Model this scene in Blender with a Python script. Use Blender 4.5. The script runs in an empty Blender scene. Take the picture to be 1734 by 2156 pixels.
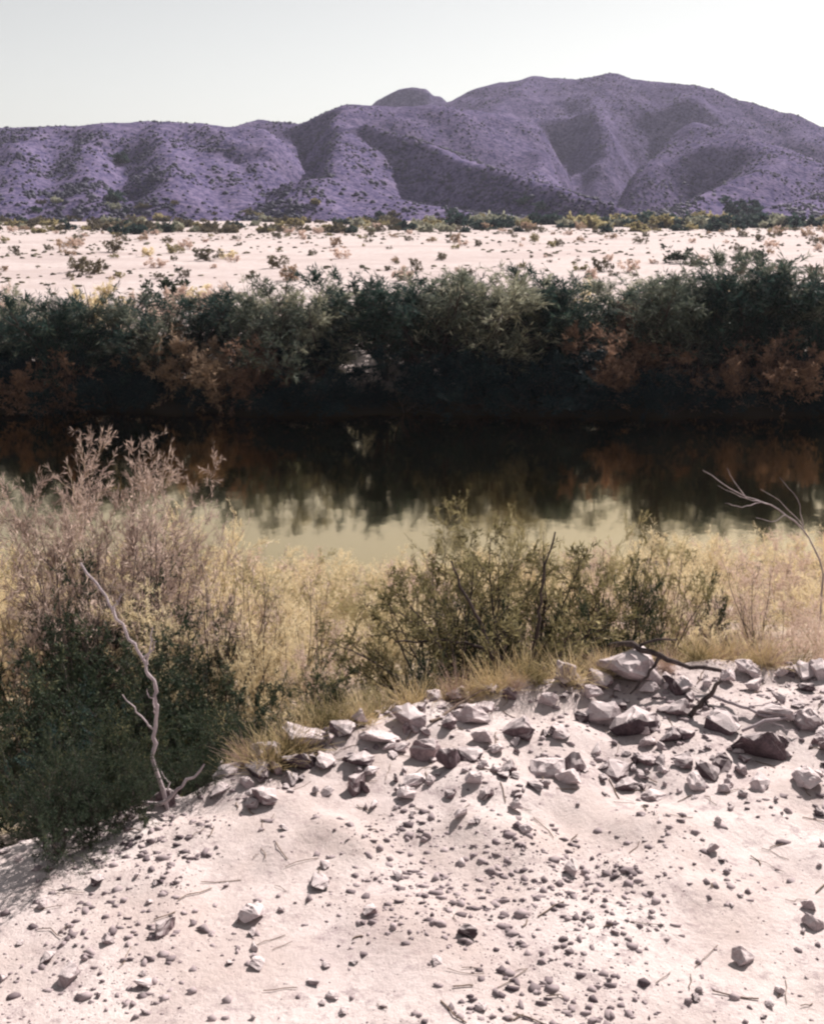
import bpy, bmesh, math, random
import numpy as np
from mathutils import Vector, Matrix

R = math.radians
sc = bpy.context.scene
col = sc.collection

# ------------------------------------------------------------------ camera
CAM_Z, PITCH, F = 10.0, R(11.9), 2097.0          # F in units of the 1734 px wide photograph
PX, PY = 874.0, 871.0
cam_d = bpy.data.cameras.new('camera')
cam = bpy.data.objects.new('camera', cam_d)
col.objects.link(cam)
cam.location = (0, 0, CAM_Z)
cam.rotation_euler = (R(90) - PITCH, 0, 0)
cam_d.sensor_width = 36.0
cam_d.lens = 36.0 * F / 2156.0
cam_d.shift_x = -7.0 / 2156.0
cam_d.shift_y = -207.0 / 2156.0
cam_d.clip_start = 0.1
cam_d.clip_end = 20000
sc.camera = cam

# ------------------------------------------------------------------ world, sun, exposure
SUN_EL, SUN_AZ = R(39), R(33)                     # azimuth to the right of the view direction (+Y)
world = bpy.data.worlds.new('World')
sc.world = world
world.use_nodes = True
nt = world.node_tree
bg = nt.nodes['Background']
sky = nt.nodes.new('ShaderNodeTexSky')
sky.sky_type = 'NISHITA'
sky.sun_disc = False
sky.sun_elevation = SUN_EL
sky.sun_rotation = SUN_AZ
sky.altitude = 700
sky.air_density = 1.0
sky.dust_density = 0.6
sky.ozone_density = 1.0
hs = nt.nodes.new('ShaderNodeHueSaturation')
hs.inputs['Saturation'].default_value = 0.28
nt.links.new(sky.outputs[0], hs.inputs['Color'])
tint = nt.nodes.new('ShaderNodeMix'); tint.data_type = 'RGBA'; tint.blend_type = 'MULTIPLY'
tint.inputs['Factor'].default_value = 1.0
tint.inputs['B'].default_value = (1.0, 0.955, 0.875, 1)
nt.links.new(hs.outputs[0], tint.inputs['A'])
nt.links.new(tint.outputs['Result'], bg.inputs['Color'])
bg.inputs['Strength'].default_value = 0.066

sun_d = bpy.data.lights.new('sun', 'SUN')
sun_d.energy = 5.0
sun_d.angle = R(0.6)
sun_d.color = (1.0, 0.92, 0.86)
sun = bpy.data.objects.new('sun', sun_d)
col.objects.link(sun)
sdir = Vector((math.sin(SUN_AZ) * math.cos(SUN_EL), math.cos(SUN_AZ) * math.cos(SUN_EL), math.sin(SUN_EL)))
sun.rotation_euler = sdir.to_track_quat('Z', 'Y').to_euler()
sun.location = (30, 60, 80)

sc.view_settings.view_transform = 'Standard'
sc.view_settings.look = 'None'
sc.view_settings.exposure = 0.82
sc.view_settings.gamma = 1.0
sc.render.engine = 'CYCLES'
sc.cycles.use_denoising = True
sc.cycles.pixel_filter_type = 'BLACKMAN_HARRIS'
sc.cycles.filter_width = 2.3
sc.cycles.max_bounces = 6
sc.cycles.diffuse_bounces = 3
sc.cycles.transmission_bounces = 3
sc.cycles.transparent_max_bounces = 4

# ------------------------------------------------------------------ helpers: pixels, noise, meshes
CP, SP = math.cos(PITCH), math.sin(PITCH)

def ray(px, py):
    dx, dy = (px - PX) / F, -(py - PY) / F
    return np.array((dx, CP + dy * SP, -SP + dy * CP))

def at(px, py, d):
    """the point seen at (px, py) that lies d metres ahead"""
    v = ray(px, py)
    return np.array((0, 0, CAM_Z)) + v * (d / v[1])

def _hash(ix, iy, seed):
    n = (ix.astype(np.int64) * 374761393 + iy.astype(np.int64) * 668265263 + seed * 974711) & 0x7fffffff
    n = ((n ^ (n >> 13)) * 1274126177) & 0x7fffffff
    return ((n ^ (n >> 16)) & 0xffff) / 65535.0

def vnoise(x, y, seed=0):
    x, y = np.asarray(x, float), np.asarray(y, float)
    ix, iy = np.floor(x), np.floor(y)
    fx, fy = x - ix, y - iy
    fx, fy = fx * fx * (3 - 2 * fx), fy * fy * (3 - 2 * fy)
    a, b = _hash(ix, iy, seed), _hash(ix + 1, iy, seed)
    c, d = _hash(ix, iy + 1, seed), _hash(ix + 1, iy + 1, seed)
    return (a + (b - a) * fx) * (1 - fy) + (c + (d - c) * fx) * fy - 0.5

def fbm(x, y, seed=0, oct=4):
    s, a = 0, 1.0
    for i in range(oct):
        s = s + a * vnoise(np.asarray(x) * 2 ** i + 17.3 * i, np.asarray(y) * 2 ** i - 9.1 * i, seed + i)
        a *= 0.5
    return s

def mesh_from(name, V, Fc, mat, smooth=False):
    """V (n,3) array, Fc (m,k) array of one polygon size"""
    V = np.ascontiguousarray(V, dtype=np.float32)
    Fc = np.ascontiguousarray(Fc, dtype=np.int32)
    me = bpy.data.meshes.new(name)
    me.vertices.add(len(V))
    me.vertices.foreach_set('co', V.ravel())
    m, k = Fc.shape
    me.loops.add(m * k)
    me.loops.foreach_set('vertex_index', Fc.ravel())
    me.polygons.add(m)
    me.polygons.foreach_set('loop_start', np.arange(0, m * k, k, dtype=np.int32))
    me.polygons.foreach_set('loop_total', np.full(m, k, dtype=np.int32))
    if smooth:
        me.polygons.foreach_set('use_smooth', np.ones(m, dtype=bool))
    me.update(calc_edges=True)
    me.materials.append(mat)
    return me

def obj(name, me, parent=None, loc=(0, 0, 0)):
    o = bpy.data.objects.new(name, me)
    col.objects.link(o)
    o.location = loc
    if parent is not None:
        o.parent = parent
    return o

def tag(o, label=None, cat=None, group=None, kind=None):
    if label: o['label'] = label
    if cat: o['category'] = cat
    if group: o['group'] = group
    if kind: o['kind'] = kind
    return o

# ------------------------------------------------------------------ materials
def mat_new(name):
    m = bpy.data.materials.new(name)
    m.use_nodes = True
    n = m.node_tree
    return m, n, n.nodes, n.links, n.nodes['Principled BSDF']

def ramp(N, stops):
    r = N.new('ShaderNodeValToRGB')
    e = r.color_ramp.elements
    while len(e) < len(stops):
        e.new(0.5)
    for i, (p, c) in enumerate(stops):
        e[i].position = p
        e[i].color = (c[0], c[1], c[2], 1)
    return r

def noise(N, L, scale, detail=4, rough=0.6, vec=None):
    t = N.new('ShaderNodeTexNoise')
    t.inputs['Scale'].default_value = scale
    t.inputs['Detail'].default_value = detail
    t.inputs['Roughness'].default_value = rough
    if vec is not None:
        L.new(vec, t.inputs['Vector'])
    return t

def mix(N, L, fac, a, b, mode='MIX'):
    m = N.new('ShaderNodeMix')
    m.data_type = 'RGBA'
    m.blend_type = mode
    for sock, v in ((m.inputs['Factor'], fac), (m.inputs['A'], a), (m.inputs['B'], b)):
        if hasattr(v, 'is_linked'):
            L.new(v, sock)
        elif isinstance(v, (tuple, list)):
            sock.default_value = (*v, 1)
        else:
            sock.default_value = v
    return m.outputs['Result']

def leaf_mat(name, c1, c2, trans=0.35, c3=None):
    """leaf colour varies from leaf to leaf and from plant to plant"""
    m, n, N, L, P = mat_new(name)
    geo = N.new('ShaderNodeNewGeometry')
    oi = N.new('ShaderNodeObjectInfo')
    r = ramp(N, [(0.0, c1), (0.75, c2), (1.0, c3 or c2)])
    tc = N.new('ShaderNodeTexCoord')
    nz = noise(N, L, 1.3, 3, 0.6, tc.outputs['Object'])
    md = N.new('ShaderNodeMath'); md.operation = 'MULTIPLY_ADD'
    L.new(geo.outputs['Random Per Island'], md.inputs[0]); md.inputs[1].default_value = 0.55
    L.new(nz.outputs['Fac'], md.inputs[2])
    ma = N.new('ShaderNodeMath'); ma.operation = 'MULTIPLY_ADD'
    L.new(oi.outputs['Random'], ma.inputs[0]); ma.inputs[1].default_value = 0.3; ma.inputs[2].default_value = -0.4
    ad = N.new('ShaderNodeMath'); ad.operation = 'ADD'
    L.new(md.outputs[0], ad.inputs[0]); L.new(ma.outputs[0], ad.inputs[1])
    L.new(ad.outputs[0], r.inputs[0])
    P.inputs['Roughness'].default_value = 0.75
    P.inputs['Specular IOR Level'].default_value = 0.15
    L.new(r.outputs[0], P.inputs['Base Color'])
    t = N.new('ShaderNodeBsdfTranslucent')
    L.new(r.outputs[0], t.inputs['Color'])
    ms = N.new('ShaderNodeMixShader')
    ms.inputs[0].default_value = trans
    L.new(P.outputs[0], ms.inputs[1]); L.new(t.outputs[0], ms.inputs[2])
    L.new(ms.outputs[0], N['Material Output'].inputs['Surface'])
    return m

def wood_mat(name, c1, c2):
    m, n, N, L, P = mat_new(name)
    tc = N.new('ShaderNodeTexCoord')
    mp = N.new('ShaderNodeMapping'); mp.inputs['Scale'].default_value = (1, 1, 0.25)
    L.new(tc.outputs['Object'], mp.inputs[0])
    nz = noise(N, L, 22, 5, 0.65, mp.outputs[0])
    r = ramp(N, [(0.3, c1), (0.7, c2)])
    L.new(nz.outputs['Fac'], r.inputs[0]); L.new(r.outputs[0], P.inputs['Base Color'])
    b = N.new('ShaderNodeBump'); b.inputs['Strength'].default_value = 0.5; b.inputs['Distance'].default_value = 0.01
    L.new(nz.outputs['Fac'], b.inputs['Height']); L.new(b.outputs[0], P.inputs['Normal'])
    P.inputs['Roughness'].default_value = 0.9
    P.inputs['Specular IOR Level'].default_value = 0.1
    return m

def rock_mat(name, c1, c2, c3):
    m, n, N, L, P = mat_new(name)
    tc = N.new('ShaderNodeTexCoord')
    oi = N.new('ShaderNodeObjectInfo')
    geo = N.new('ShaderNodeNewGeometry')
    nz = noise(N, L, 3.5, 6, 0.65, tc.outputs['Object'])
    nf = noise(N, L, 28, 4, 0.7, tc.outputs['Object'])
    r = ramp(N, [(0.25, c1), (0.55, c2), (0.8, c3)])
    a = N.new('ShaderNodeMath'); a.operation = 'MULTIPLY_ADD'
    L.new(oi.outputs['Random'], a.inputs[0]); a.inputs[1].default_value = 0.5; a.inputs[2].default_value = -0.25
    s = N.new('ShaderNodeMath'); s.operation = 'ADD'
    L.new(nz.outputs['Fac'], s.inputs[0]); L.new(a.outputs[0], s.inputs[1])
    L.new(s.outputs[0], r.inputs[0])
    c = mix(N, L, 0.8, r.outputs[0], nf.outputs['Fac'], 'SOFT_LIGHT')
    # upward faces painted paler: sunlit tops put into the colour
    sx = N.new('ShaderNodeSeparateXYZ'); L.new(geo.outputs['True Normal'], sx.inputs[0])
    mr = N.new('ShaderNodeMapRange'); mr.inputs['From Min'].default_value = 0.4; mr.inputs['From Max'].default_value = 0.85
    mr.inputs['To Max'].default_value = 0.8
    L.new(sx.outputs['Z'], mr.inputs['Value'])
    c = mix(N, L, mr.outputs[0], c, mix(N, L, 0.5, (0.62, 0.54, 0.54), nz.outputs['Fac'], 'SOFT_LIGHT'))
    L.new(c, P.inputs['Base Color'])
    b = N.new('ShaderNodeBump'); b.inputs['Strength'].default_value = 0.45; b.inputs['Distance'].default_value = 0.012
    L.new(nf.outputs['Fac'], b.inputs['Height']); L.new(b.outputs[0], P.inputs['Normal'])
    P.inputs['Roughness'].default_value = 0.9
    P.inputs['Specular IOR Level'].default_value = 0.2
    return m

def ground_mat():
    m, n, N, L, P = mat_new('pale_sandy_ground')
    geo = N.new('ShaderNodeNewGeometry')
    pos = geo.outputs['Position']
    big = noise(N, L, 0.03, 5, 0.55, pos)
    fine = noise(N, L, 1.1, 7, 0.7, pos)
    grit = noise(N, L, 24, 5, 0.75, pos)
    sand = ramp(N, [(0.3, (0.42, 0.355, 0.35)), (0.5, (0.53, 0.46, 0.45)), (0.7, (0.61, 0.545, 0.53))])
    L.new(fine.outputs['Fac'], sand.inputs[0])
    c = mix(N, L, 0.4, sand.outputs[0], grit.outputs['Fac'], 'SOFT_LIGHT')
    # dry leaf litter and silt on the river slope: brown below the rocky bench
    sep = N.new('ShaderNodeSeparateXYZ'); L.new(pos, sep.inputs[0])
    a = N.new('ShaderNodeMapRange'); a.inputs['From Min'].default_value = 6.25; a.inputs['From Max'].default_value = 5.7
    L.new(sep.outputs['Z'], a.inputs['Value'])
    y = N.new('ShaderNodeMapRange'); y.inputs['From Min'].default_value = 52.0; y.inputs['From Max'].default_value = 47.5
    L.new(sep.outputs['Y'], y.inputs['Value'])
    mm = N.new('ShaderNodeMath'); mm.operation = 'MULTIPLY'
    L.new(a.outputs[0], mm.inputs[0]); L.new(y.outputs[0], mm.inputs[1])
    lit = ramp(N, [(0.35, (0.20, 0.16, 0.09)), (0.65, (0.36, 0.29, 0.17))])
    L.new(fine.outputs['Fac'], lit.inputs[0])
    c = mix(N, L, mm.outputs[0], c, lit.outputs[0])
    # dark crumbs of litter and grit
    cr = noise(N, L, 8, 8, 0.85, pos)
    cm = ramp(N, [(0.52, (0, 0, 0)), (0.6, (0.6, 0.6, 0.6))])
    L.new(cr.outputs['Fac'], cm.inputs[0])
    c = mix(N, L, cm.outputs[0], c, (0.22, 0.165, 0.18))
    # sparse low growth tinting the plain
    mpp = N.new('ShaderNodeMapping'); mpp.inputs['Scale'].default_value = (0.35, 1.0, 1.0)
    L.new(pos, mpp.inputs[0])
    pt = noise(N, L, 0.09, 6, 0.7, mpp.outputs[0])
    g = ramp(N, [(0.47, (0, 0, 0)), (0.62, (0.75, 0.75, 0.75))])
    L.new(pt.outputs['Fac'], g.inputs[0])
    yb = N.new('ShaderNodeMapRange'); yb.inputs['From Min'].default_value = 55.0; yb.inputs['From Max'].default_value = 80.0
    L.new(sep.outputs['Y'], yb.inputs['Value'])
    gm = N.new('ShaderNodeMath'); gm.operation = 'MULTIPLY'
    L.new(g.outputs[0], gm.inputs[0]); L.new(yb.outputs[0], gm.inputs[1])
    c = mix(N, L, gm.outputs[0], c, (0.38, 0.305, 0.30))
    # browner silt in patches
    g2 = ramp(N, [(0.45, (0, 0, 0)), (0.62, (0.7, 0.7, 0.7))])
    sl = noise(N, L, 0.8, 6, 0.7, pos)
    L.new(sl.outputs['Fac'], g2.inputs[0])
    c = mix(N, L, g2.outputs[0], c, (0.42, 0.345, 0.325))
    # wet mud along the waterline
    w1 = N.new('ShaderNodeMapRange'); w1.inputs['From Min'].default_value = 1.0; w1.inputs['From Max'].default_value = 0.45
    L.new(sep.outputs['Z'], w1.inputs['Value'])
    c = mix(N, L, w1.outputs[0], c, (0.045, 0.036, 0.024))
    L.new(c, P.inputs['Base Color'])
    b = N.new('ShaderNodeBump'); b.inputs['Strength'].default_value = 0.7; b.inputs['Distance'].default_value = 0.018
    L.new(grit.outputs['Fac'], b.inputs['Height']); L.new(b.outputs[0], P.inputs['Normal'])
    P.inputs['Roughness'].default_value = 0.95
    P.inputs['Specular IOR Level'].default_value = 0.1
    return m

def hill_mat():
    m, n, N, L, P = mat_new('mauve_desert_slope')
    geo = N.new('ShaderNodeNewGeometry')
    pos = geo.outputs['Position']
    big = noise(N, L, 0.012, 5, 0.6, pos)
    mid = noise(N, L, 0.11, 6, 0.75, pos)
    fine = noise(N, L, 0.45, 5, 0.8, pos)
    r = ramp(N, [(0.3, (0.018, 0.019, 0.066)), (0.5, (0.086, 0.074, 0.155)), (0.7, (0.235, 0.192, 0.295))])
    L.new(mid.outputs['Fac'], r.inputs[0])
    r2 = ramp(N, [(0.46, (0.015, 0.017, 0.052)), (0.53, (0.225, 0.18, 0.275))])
    L.new(fine.outputs['Fac'], r2.inputs[0])
    c = mix(N, L, 0.45, r.outputs[0], r2.outputs[0])
    c = mix(N, L, 0.5, c, big.outputs['Fac'], 'SOFT_LIGHT')
    L.new(c, P.inputs['Base Color'])
    b = N.new('ShaderNodeBump'); b.inputs['Strength'].default_value = 0.7; b.inputs['Distance'].default_value = 1.5
    L.new(mid.outputs['Fac'], b.inputs['Height']); L.new(b.outputs[0], P.inputs['Normal'])
    P.inputs['Roughness'].default_value = 1.0
    P.inputs['Specular IOR Level'].default_value = 0.0
    return m

def water_mat():
    m, n, N, L, P = mat_new('silty_river_water')
    geo = N.new('ShaderNodeNewGeometry')
    pos = geo.outputs['Position']
    w = noise(N, L, 0.9, 3, 0.5, pos)
    sw = noise(N, L, 0.12, 3, 0.5, pos)
    r = ramp(N, [(0.3, (0.74, 0.56, 0.28)), (0.7, (0.82, 0.64, 0.36))])
    L.new(sw.outputs['Fac'], r.inputs[0])
    L.new(r.outputs[0], P.inputs['Base Color'])
    P.inputs['Metallic'].default_value = 1.0
    P.inputs['Roughness'].default_value = 0.065
    P.inputs['Specular IOR Level'].default_value = 0.3
    b = N.new('ShaderNodeBump'); b.inputs['Strength'].default_value = 0.12; b.inputs['Distance'].default_value = 0.05
    L.new(w.outputs['Fac'], b.inputs['Height']); L.new(b.outputs[0], P.inputs['Normal'])
    return m

M = {
    'ground': ground_mat(), 'hill': hill_mat(), 'water': water_mat(),
    'sage': leaf_mat('sage_leaf', (0.17, 0.19, 0.14), (0.44, 0.43, 0.33), 0.28, (0.60, 0.57, 0.46)),
    'dark': leaf_mat('dark_green_leaf', (0.010, 0.027, 0.030), (0.045, 0.078, 0.066), 0.3, (0.22, 0.25, 0.19)),
    'deep': leaf_mat('deep_bank_leaf', (0.005, 0.016, 0.022), (0.016, 0.036, 0.042), 0.1, (0.04, 0.07, 0.07)),  # dark bluish leaf: navy shade of the bank put into the leaf colour
    'rust': leaf_mat('rust_leaf', (0.13, 0.08, 0.06), (0.30, 0.19, 0.14), 0.45, (0.46, 0.31, 0.23)),
    'tan': leaf_mat('straw_leaf', (0.62, 0.51, 0.32), (0.80, 0.69, 0.48), 0.5, (0.87, 0.79, 0.61)),
    'pink': leaf_mat('dusty_pink_twig', (0.46, 0.34, 0.29), (0.68, 0.54, 0.47), 0.5, (0.80, 0.67, 0.59)),
    'olive': leaf_mat('olive_leaf', (0.12, 0.105, 0.05), (0.39, 0.335, 0.18), 0.45, (0.64, 0.555, 0.35)),
    'greenshade': leaf_mat('dense_green_leaf', (0.014, 0.03, 0.022), (0.05, 0.068, 0.04), 0.25, (0.20, 0.18, 0.09)),
    'desert': leaf_mat('desert_shrub_leaf', (0.07, 0.065, 0.045), (0.20, 0.17, 0.11), 0.2, (0.34, 0.28, 0.19)),
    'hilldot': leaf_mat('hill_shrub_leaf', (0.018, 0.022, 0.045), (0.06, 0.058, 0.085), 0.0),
    'fan': leaf_mat('fan_bush_leaf', (0.06, 0.055, 0.028), (0.22, 0.19, 0.095), 0.4, (0.55, 0.475, 0.29)),
    'mauve': leaf_mat('mauve_grey_leaf', (0.26, 0.19, 0.17), (0.48, 0.375, 0.33), 0.45, (0.68, 0.55, 0.48)),
    'teal': leaf_mat('teal_leaf_with_pale_tips', (0.025, 0.045, 0.042), (0.16, 0.18, 0.14), 0.3, (0.60, 0.58, 0.46)),
    'dust': leaf_mat('dusty_tan_leaf', (0.20, 0.14, 0.10), (0.44, 0.32, 0.235), 0.5, (0.60, 0.47, 0.36)),
    'bark': wood_mat('dark_bark', (0.035, 0.028, 0.03), (0.11, 0.085, 0.08)),
    'twig': wood_mat('brown_twig', (0.12, 0.09, 0.075), (0.28, 0.21, 0.17)),
    'straw': wood_mat('straw_stem', (0.30, 0.23, 0.14), (0.58, 0.47, 0.32)),
    'grey': wood_mat('weathered_grey_wood', (0.22, 0.18, 0.20), (0.50, 0.43, 0.44)),
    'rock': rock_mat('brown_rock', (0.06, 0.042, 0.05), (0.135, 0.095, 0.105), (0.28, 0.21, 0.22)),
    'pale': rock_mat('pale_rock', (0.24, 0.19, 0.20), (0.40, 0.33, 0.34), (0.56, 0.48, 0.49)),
}

# ------------------------------------------------------------------ ground
BX = np.array([-60, -8, -2.6, -1.3, -0.55, 0.2, 0.8, 1.5, 3.0, 8, 60])
BY = np.array([3.6, 4.1, 4.6, 5.15, 5.8, 6.2, 6.5, 6.75, 6.8, 7.2, 8.0])

def crest(x):
    return np.interp(x, BX, BY) + 0.25 * vnoise(np.asarray(x) * 0.9, 0 * np.asarray(x), 3)

def ground(x, y):
    x, y = np.asarray(x, float), np.asarray(y, float)
    yc = crest(x)
    s = y - yc
    near = np.interp(s, [0, 1.2, 6, 12, 18, 20.5, 24, 40], [6.7, 5.6, 4.0, 1.9, 0.5, -0.15, -1.2, -1.2])
    bench = np.interp(y, [-30, -1, 1.0, 3.0, 5.0, 9], [8.4, 8.3, 7.7, 6.85, 6.7, 6.7])
    near = np.where(s < 0, bench, near)
    bench_w = np.clip(1 - np.abs(s) / 30, 0, 1)
    near = near + np.where(s < 0.8, 0.10, 0.45) * fbm(x * 0.55, y * 0.55, 11, 4) * bench_w + 0.09 * fbm(x * 2.3, y * 2.3, 15, 3) * np.clip(1.6 - np.abs(y - 5.6) / 1.4, 0, 1)
    ys = y + 2.0 * vnoise(x * 0.13, 0 * x, 21) + 1.0 * vnoise(x * 0.5, 0 * x, 22)
    far = np.interp(ys, [39, 45, 47.2, 49.5, 52.5, 62, 100, 350, 4000], [-1.2, -1.2, 0, 0.9, 1.7, 2.15, 2.4, 3.6, 4.0])
    far = far + 0.25 * fbm(x * 0.12, y * 0.12, 31, 3) * np.clip((ys - 48) / 8, 0, 1)
    return np.where(y < 36, near, far)

def on_ground(px, py, dmin=2.5, dmax=500):
    """where the sight line through (px, py) meets the ground"""
    v = ray(px, py)
    t = np.geomspace(dmin, dmax, 6000)
    p = np.array((0, 0, CAM_Z)) + v[None, :] * (t / v[1])[:, None]
    hit = np.nonzero(p[:, 2] <= ground(p[:, 0], p[:, 1]))[0]
    q = p[hit[0]] if len(hit) else p[-1]
    return np.array((q[0], q[1], float(ground(q[0], q[1]))))

def root_at(px, d):
    x = (px - PX) / F * d / CP
    return np.array((x, d, float(ground(x, d))))

def grid_mesh(name, xs, ys, fz, mat):
    X, Y = np.meshgrid(xs, ys)
    Z = fz(X, Y)
    V = np.stack([X.ravel(), Y.ravel(), Z.ravel()], 1)
    nx, ny = len(xs), len(ys)
    i = (np.arange(ny - 1)[:, None] * nx + np.arange(nx - 1)[None, :]).ravel()
    return mesh_from(name, V, np.stack([i, i + 1, i + nx + 1, i + nx], 1), mat, True)

u = np.linspace(-1, 1, 361)
gx = 4.5 * u + 4000 * np.sign(u) * np.abs(u) ** 7 + 40 * u ** 3
gy = np.concatenate([np.arange(-25, 2, 0.6), np.arange(2, 10, 0.07), np.arange(10, 30, 0.25), np.arange(30, 70, 0.5),
                     np.geomspace(70, 5000, 120)])
tag(obj('ground', grid_mesh('ground', gx, gy, ground, M['ground'])), kind='structure')

rx = np.linspace(-220, 220, 60); ry = np.linspace(22, 50.5, 14)
tag(obj('river', grid_mesh('river', rx, ry, lambda X, Y: 0 * X, M['water'])), kind='structure')

# ------------------------------------------------------------------ hills
RIDGES = [  # (points (px, py, distance), slope towards the viewer, slope away, crest rounding)
    ([(-400, 290, 560), (-150, 274, 560), (111, 262, 570), (280, 252, 580), (430, 258, 580), (540, 268, 575)], .42, .45, 12),
    ([(430, 262, 575), (520, 308, 510), (600, 362, 450), (645, 405, 410)], .45, .6, 4),
    ([(330, 262, 560), (350, 330, 480), (360, 400, 410)], .5, .5, 6),
    ([(200, 262, 560), (190, 330, 480), (170, 410, 400)], .5, .5, 6),
    ([(60, 275, 550), (20, 350, 460), (0, 420, 390)], .5, .5, 6),
    ([(470, 268, 650), (550, 248, 670), (600, 256, 660), (650, 290, 650)], .5, .40, 8),
    ([(625, 282, 640), (680, 241, 650), (720, 222, 660), (800, 221, 670), (930, 224, 690), (1050, 240, 720)], .55, .4, 8),
    ([(720, 224, 655), (705, 280, 560), (680, 350, 480), (655, 425, 400)], .5, .55, 7),
    ([(768, 262, 575), (850, 286, 545), (950, 322, 512), (1060, 354, 480), (1200, 400, 440), (1330, 440, 400), (1430, 470, 370)], 1.3, .22, 2),
    ([(640, 400, 450), (780, 408, 440), (900, 432, 420), (1050, 465, 395)], .3, .25, 10),
    ([(770, 232, 1150), (800, 207, 1150), (840, 187, 1150), (868, 181, 1150), (893, 184, 1150), (904, 198, 1150), (925, 199, 1150), (945, 225, 1150)], 1.1, .8, 2),
    ([(930, 212, 1000), (1000, 198, 985), (1060, 171, 970), (1120, 160, 960), (1185, 164, 950), (1206, 172, 945), (1240, 160, 935), (1275, 157, 930),
      (1330, 170, 920), (1450, 183, 900), (1540, 210, 880), (1638, 238, 850), (1800, 285, 800), (2100, 340, 760)], .5, .4, 14),
    ([(1120, 160, 955), (1040, 235, 800), (1080, 296, 690), (1190, 350, 590), (1290, 402, 510)], .42, .42, 6),
    ([(1200, 170, 945), (1150, 240, 830), (1190, 290, 720), (1255, 350, 610)], .5, .6, 4),
    ([(1275, 157, 930), (1250, 225, 840), (1290, 262, 760), (1262, 300, 690)], .5, .75, 3),
    ([(1450, 183, 900), (1430, 243, 740), (1345, 308, 620), (1290, 372, 530), (1285, 400, 490)], .8, .36, 4),
    ([(1430, 246, 735), (1540, 286, 640), (1640, 322, 590), (1900, 370, 540)], .42, .4, 8),
    ([(1640, 335, 580), (1520, 388, 500), (1440, 440, 430), (1400, 470, 390)], .5, .5, 4),
    ([(1800, 390, 520), (1690, 420, 470), (1600, 450, 420)], .45, .45, 6),
]

GULLIES = [  # valley floors cut into the slopes: points, depth, half width
    ([(1278, 392, 520), (1264, 335, 620), (1335, 272, 730), (1430, 245, 800)], 40, 26),
    ([(1264, 335, 620), (1215, 290, 700), (1180, 250, 800)], 28, 19),
    ([(1335, 430, 470), (1400, 392, 540), (1500, 365, 600)], 20, 18),
    ([(612, 352, 470), (628, 312, 545), (655, 278, 620)], 16, 14),
    ([(585, 385, 430), (545, 350, 470), (500, 315, 520)], 10, 12),
    ([(1090, 250, 820), (1180, 232, 860)], 6, 14),
    ([(262, 400, 430), (262, 345, 470), (250, 310, 510)], 6, 14),
]
GP = [(np.array([at(*p) for p in pts]), dep, wd) for pts, dep, wd in GULLIES]

RP = []
for pts, s1, s2, rr in RIDGES:
    RP.append((np.array([at(*p) for p in pts]), s1, s2, rr))

def hills_z(X, Y):
    shp = X.shape
    x0, y0 = X.ravel(), Y.ravel()
    x = x0 + 10 * fbm(x0 / 60, y0 / 60, 51, 3)
    y = y0 + 10 * fbm(x0 / 60, y0 / 60, 61, 3)
    z = 3.6 - 3.0 + 0.045 * np.clip(y0 - 345 + 25 * vnoise(x0 / 60, 0 * x0, 77), -60, 900)
    k = 1.5
    zs = [z]
    for P, s1, s2, rr in RP:
        best = np.full(x.shape, -1e9)
        for a, b in zip(P[:-1], P[1:]):
            ab = b[:2] - a[:2]
            t = np.clip(((x - a[0]) * ab[0] + (y - a[1]) * ab[1]) / (ab @ ab), 0, 1)
            dx, dy = x - a[0] - t * ab[0], y - a[1] - t * ab[1]
            d = np.hypot(dx, dy)
            front = 0.5 - 0.5 * np.clip(dy / (d + 1e-6) * 1.6, -1, 1)     # 1 on the side of the viewer
            s = s2 + (s1 - s2) * front
            zz = a[2] + t * (b[2] - a[2]) - s * (np.sqrt(d * d + rr * rr) - rr)
            best = np.maximum(best, zz)
        zs.append(best)
    zm = np.max(zs, axis=0)
    z = zm + k * np.log(sum(np.exp((q - zm) / k) for q in zs))
    for P, dep, wd in GP:
        d = np.full(x.shape, 1e9)
        for a, b in zip(P[:-1], P[1:]):
            ab = b[:2] - a[:2]
            t = np.clip(((x - a[0]) * ab[0] + (y - a[1]) * ab[1]) / (ab @ ab), 0, 1)
            d = np.minimum(d, np.hypot(x - a[0] - t * ab[0], y - a[1] - t * ab[1]))
        z = z - dep * np.clip(1 - d / (wd * 1.5), 0, 1) ** 1.3
    h = np.clip((z - 4) / 25, 0, 1)
    gul = np.abs(fbm(x0 / 42, y0 / 70, 81, 3))
    z = z + h * (-4.0 * (0.35 - gul) + 1.8 * fbm(x0 / 18, y0 / 18, 91, 4))
    return z.reshape(shp)

hx = np.linspace(-520, 760, 420)
hy = np.concatenate([np.arange(318, 800, 2.6), np.arange(800, 1300, 5), np.array([1320, 1380, 1500, 1800])])
hills_me = grid_mesh('hills', hx, hy, hills_z, M['hill'])
tag(obj('hills', hills_me), kind='structure')

from mathutils.bvhtree import BVHTree
def hill_height(pts):
    return hills_z(pts[:, 0], pts[:, 1])

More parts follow.
